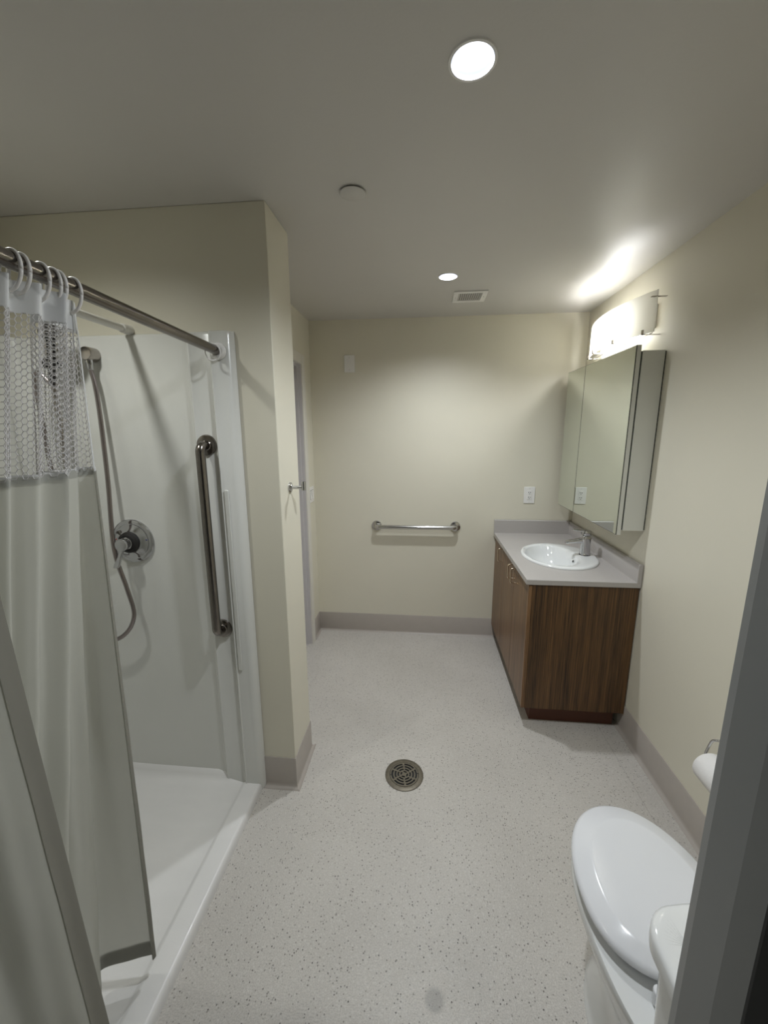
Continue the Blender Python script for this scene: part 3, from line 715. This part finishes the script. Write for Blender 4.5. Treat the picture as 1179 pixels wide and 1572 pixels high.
MB().loft(lay, False, True).build('basin', 'porcelain', t, smooth=70)
MB().lathe([(0.022, -0.1275), (0.0225, -0.1255), (0.017, -0.1250), (0.014, -0.1265)], (bx_, SKY, CT), seg=28).build('drain_ring', 'chrome', t, smooth=40)
ov = MB().lathe([(0.0075, 0.0), (0.0075, 0.002)], (0, 0, 0), '-x', seg=16)
ov.v = [Matrix.Rotation(0.30, 3, 'Y') @ v + Vector((bx_+bax*0.86-0.011, SKY-0.012, CT-0.026)) for v in ov.v]
ov.build('overflow_hole', 'slot', t)

fx, fy, fz = 0.984, 2.450, CT+0.0135
t = thing('faucet', (fx, fy, fz), 'chrome single lever faucet standing on the basin deck', 'faucet')
MB().lathe([(0.0320, 0.0), (0.0320, 0.003), (0.0280, 0.005)], (fx, fy, fz), seg=32).build('base_ring', 'slot', t, smooth=40)
def sq(cx, cy, hx, hyy, z, r): return [(x, y, z) for x, y in rrect(cx-hx, cx+hx, cy-hyy, cy+hyy, r, 5)]
MB().loft([sq(fx, fy, .0280, .0260, fz+.003, .016), sq(fx, fy, .0262, .0245, fz+.02, .014), sq(fx-.001, fy, .0250, .0230, fz+.070, .014), sq(fx-.002, fy, .0270, .0240, fz+.100, .015), sq(fx-.002, fy, .0270, .0240, fz+.118, .016), sq(fx-.002, fy, .0235, .0215, fz+.122, .015)]).build('body', 'chrome', t, smooth=40)
sp = MB(); rings = []
for x, z, hh, wd_ in ((fx-.010, fz+.088, .020, .0200), (fx-.032, fz+.089, .0150, .0195), (fx-.060, fz+.086, .0110, .0185), (fx-.095, fz+.081, .0095, .0175), (fx-.114, fz+.077, .0085, .0160), (fx-.119, fz+.0755, .0060, .0120)):
    rings.append([(x, fy+c, z+d) for c, d in rrect(-wd_, wd_, -hh, hh, hh*0.8, 4)])
sp.loft(rings); sp.build('spout', 'chrome', t, smooth=40)
MB().loft([sq(fx-.002, fy, .0240, .0220, fz+.124, .015), sq(fx-.002, fy, .0275, .0245, fz+.128, .016), sq(fx-.002, fy, .0275, .0245, fz+.146, .016), sq(fx-.004, fy, .0250, .0230, fz+.152, .016)]).build('handle_cap', 'chrome', t, smooth=40)
rings = []
for x, z, hh, wd_ in ((fx-.010, fz+.148, .0065, .0200), (fx-.035, fz+.151, .0055, .0170), (fx-.070, fz+.155, .0040, .0130), (fx-.084, fz+.157, .0025, .0090)):
    rings.append([(x, fy+c, z+d) for c, d in rrect(-wd_, wd_, -hh, hh, hh*0.8, 3)])
MB().loft(rings).build('lever', 'chrome', t, smooth=40)

# ------------------------------------------------------------------ mirror cabinet
MY0, MY1, MG = 2.058, 2.950, 2.652
t = thing('mirror_cabinet', (XR, 2.5, 1.55), 'white wall cabinet with two mirrored doors above the vanity', 'mirror cabinet')
MB().box(0.998, XR-0.006, MY0+0.003, MY1-0.005, 1.124, 1.980).build('body', 'cab', t, bevel=0.001)
MB().box(XR-0.006, XR, MY0+0.007, MY1-0.009, 1.128, 1.976).build('back_gap_shade', 'edge', t)  # dark box drawn in place of the shadow between cabinet and wall
MB().box(0.9895, 0.998, MY0+0.006, MY1-0.009, 1.128, 1.976).build('hinge_gap_shade', 'edge', t)  # dark box standing for the shade between doors and body
for y0, y1 in ((MY0, MG-0.0012), (MG+0.0012, MY1)):
    d = MB().box(0.9705, 0.9895, y0, y1, 1.103, 2.004).build('door', 'cab', t)
    MB().box(0.9668, 0.9704, y0+0.0004, y1-0.0004, 1.1034, 2.0036).build('mirror_edge', 'edge', d)
    MB().quad((0.9666, y0+0.0018, 1.105), (0.9666, y1-0.0018, 1.105), (0.9666, y1-0.0018, 2.002), (0.9666, y0+0.0018, 2.002)).build('mirror_glass', 'mirror', d)

# ------------------------------------------------------------------ vanity light
LY, LW = 2.462, 0.372                       # middle and half length
LZ0, LZ1 = 2.066, 2.246
t = thing('vanity_light', (XR, LY, 2.155), 'bowed opal bath light glowing on the right wall above the mirror cabinet', 'wall light')
MB().box(XR-0.022, XR, LY-0.28, LY+0.28, LZ0+0.035, LZ1-0.035).build('backplate', 'plate', t, bevel=0.003)
def bow(y, d=0.0): return XR - 0.052 - 0.072*(1-((y-LY)/LW)**2) - d
rings = []
for k in range(33):
    y = LY-LW+2*LW*k/32
    rings.append([(bow(y), y, LZ0), (bow(y), y, LZ1), (bow(y, .004), y, LZ1), (bow(y, .004), y, LZ0)])
MB().loft(rings).build('shade', 'shade', t, smooth=40)
MB().quad((XR-0.0235, LY-0.150, 2.085), (XR-0.0235, LY+0.275, 2.085), (XR-0.0235, LY+0.275, 2.180), (XR-0.0235, LY-0.150, 2.180)).build('led_board', emitter('lit_led_board', WARM, BOARD), t)
for y in (LY-LW+0.05, LY-0.12, LY+0.14, LY+LW-0.05):
    MB().box(bow(y, 0.012), XR-0.001, y-0.006, y+0.006, LZ0-0.004, LZ0-0.001).box(bow(y, 0.012), bow(y, 0.006), y-0.006, y+0.006, LZ0-0.004, LZ0+0.018).build('bracket', 'satin', t)
MB().box(bow(LY-LW+0.045, 0.010), XR-0.012, LY-LW-0.002, LY-LW+0.012, LZ1-0.030, LZ1-0.0275).build('bracket', 'satin', t)
MB().tube([(XR-0.055, LY-LW+0.01, LZ0-0.003), (XR-0.055, LY+LW-0.01, LZ0-0.003)], 0.003, 8).build('bottom_rail', 'satin', t, smooth=60)

# ------------------------------------------------------------------ toilet
TX, TYC = 0.603, 0.880
t = thing('toilet', (TX, 0.80, 0), 'white toilet with closed lid beside the entrance frame', 'toilet')
def egg(b, af, ar, z, yc=TYC, nr=2.6, n=72, s=1.0):
    out = []
    for k in range(n):
        a = 2*PI*k/n; c, q = math.cos(a), math.sin(a)
        if c >= 0: x, y = b*math.copysign(abs(q)**0.96, q), af*c
        else: x, y = b*math.copysign(abs(q)**(2/nr), q), -ar*abs(c)**(2/nr)
        out.append((TX+x*s, yc+y*s, z))
    return out
LB, LF, LR = 0.181, 0.252, 0.174
MB().loft([egg(LB-.014, LF-.014, LR-.01, .4320), egg(LB-.001, LF-.001, LR, .4335), egg(LB, LF, LR, .4350), egg(LB, LF, LR, .4400), egg(LB-.003, LF-.003, LR-.003, .4465), egg(LB-.010, LF-.011, LR-.010, .4520), egg(LB-.042, LF-.054, LR-.030, .4615),
           egg(LB-.0465, LF-.060, LR-.034, .4640), egg(LB-.052, LF-.066, LR-.038, .4646), egg(LB-.10, LF-.13, LR-.08, .4662), egg(.02, .03, .02, .4670)]).build('lid', 'seatplastic', t, smooth=50)
rings = [egg(LB-.026, LF-.026, LR-.020, .4085), egg(LB-.022, LF-.022, LR-.018, .4130), egg(LB-.020, LF-.020, LR-.018, .4215), egg(LB-.024, LF-.024, LR-.020, .4255), egg(.115, .165, .120, .4255), egg(.105, .155, .110, .4170), egg(.110, .160, .115, .4085)]
MB().loft(rings + [rings[0]], False, False).build('seat', 'seatplastic', t, smooth=50)
MB().loft([egg(.128, .205, .24, 0.0, .83), egg(.128, .205, .24, .012, .83), egg(.120, .195, .235, .03, .83), egg(.108, .180, .225, .12, .82), egg(.112, .190, .23, .20, .82), egg(.132, .215, .25, .265, .83), egg(.158, .240, .27, .32, .85), egg(.172, .244, .29, .355, .87, 2.6), egg(.1765, .246, .32, .375, TYC, 2.6),
           egg(.1775, .247, .34, .393, TYC, 2.6), egg(.174, .243, .34, .401, TYC, 2.6), egg(.160, .226, .33, .404, TYC, 2.6), egg(.118, .172, .12, .402), egg(.110, .160, .11, .385), egg(.095, .135, .095, .30), egg(.04, .06, .05, .24)]).build('bowl', 'porcelain', t, smooth=50)
for s in (-1, 1): MB().tube([(TX+s*0.085, 0.690, .408), (TX+s*0.085, 0.690, .444)], 0.013, 14).build('hinge', 'seatplastic', t, bevel=0.003)
def tank_ring(grow, z, x0=0.406, x1=0.808, y0=0.436, y1=0.612, bowd=0.028):
    pts = rrect(x0-grow, x1+grow, y0-grow, y1+grow, 0.048+grow, 8); cx, hw = (x0+x1)/2, (x1-x0)/2+grow
    dense = []
    for i in range(len(pts)):
        a, b = Vector((*pts[i], 0)), Vector((*pts[(i+1) % len(pts)], 0)); m = 10 if (a-b).length > 0.06 else 1
        for k in range(m): dense.append(a.lerp(b, k/m))
    out = []
    for p in dense:
        f = max(0.0, (p.y-y0)/(y1-y0)); out.append((p.x, p.y + bowd*f*(1-((p.x-cx)/hw)**2), z))
    return out
MB().loft([tank_ring(-.040, .392), tank_ring(-.034, .42), tank_ring(-.022, .56), tank_ring(-.015, .726)]).build('tank', 'porcelain', t, smooth=50)
MB().loft([tank_ring(-.006, .7265), tank_ring(.003, .7275), tank_ring(.004, .735), tank_ring(.004, .754), tank_ring(.002, .7595), tank_ring(-.002, .7625), tank_ring(-.010, .7640), tank_ring(-.05, .7645)]).build('tank_lid', 'porcelain', t, smooth=50)

# ------------------------------------------------------------------ toilet paper on its holder
px, py, pz_ = 1.030, 1.385, 0.452
t = thing('paper_holder', (XR, 1.30, 0.55), 'chrome wire toilet paper holder on the right wall behind the frame', 'paper holder')
MB().lathe([(0.022, 0.0), (0.022, 0.005), (0.018, 0.008)], (XR, 1.325, 0.548), '-x', seg=24).build('flange', 'chrome', t, smooth=40)
MB().tube(catmull([(XR-0.004, 1.325, 0.548), (1.050, 1.325, 0.549), (1.033, 1.330, 0.546), (1.030, 1.340, 0.53), (1.030, 1.354, 0.480), (1.030, 1.356, 0.462), (1.030, 1.348, 0.453), (1.030, 1.320, 0.452), (1.030, 1.215, 0.452)], 8), 0.0042, 10).build('wire_arm', 'chrome', t, smooth=60)
t = thing('toilet_paper_roll', (px, 1.32, pz_), 'white toilet paper roll hanging on the right wall, partly hidden by the frame', 'toilet paper')
rp = MB().lathe([(0.0205, 0.0), (0.0525, 0.0), (0.0550, 0.003), (0.0550, 0.100), (0.0525, 0.103), (0.0205, 0.103)], (px, 1.232, pz_-0.0152), 'y', seg=48, cap0=False, cap1=False); rp.build('roll', 'tissue', t, smooth=50)
MB().lathe([(0.0205, 0.0), (0.0205, 0.103), (0.0190, 0.103), (0.0190, 0.0), (0.0205, 0.0)], (px, 1.232, pz_-0.0152), 'y', seg=32, cap0=False, cap1=False).build('core', 'louvre', t, smooth=50)
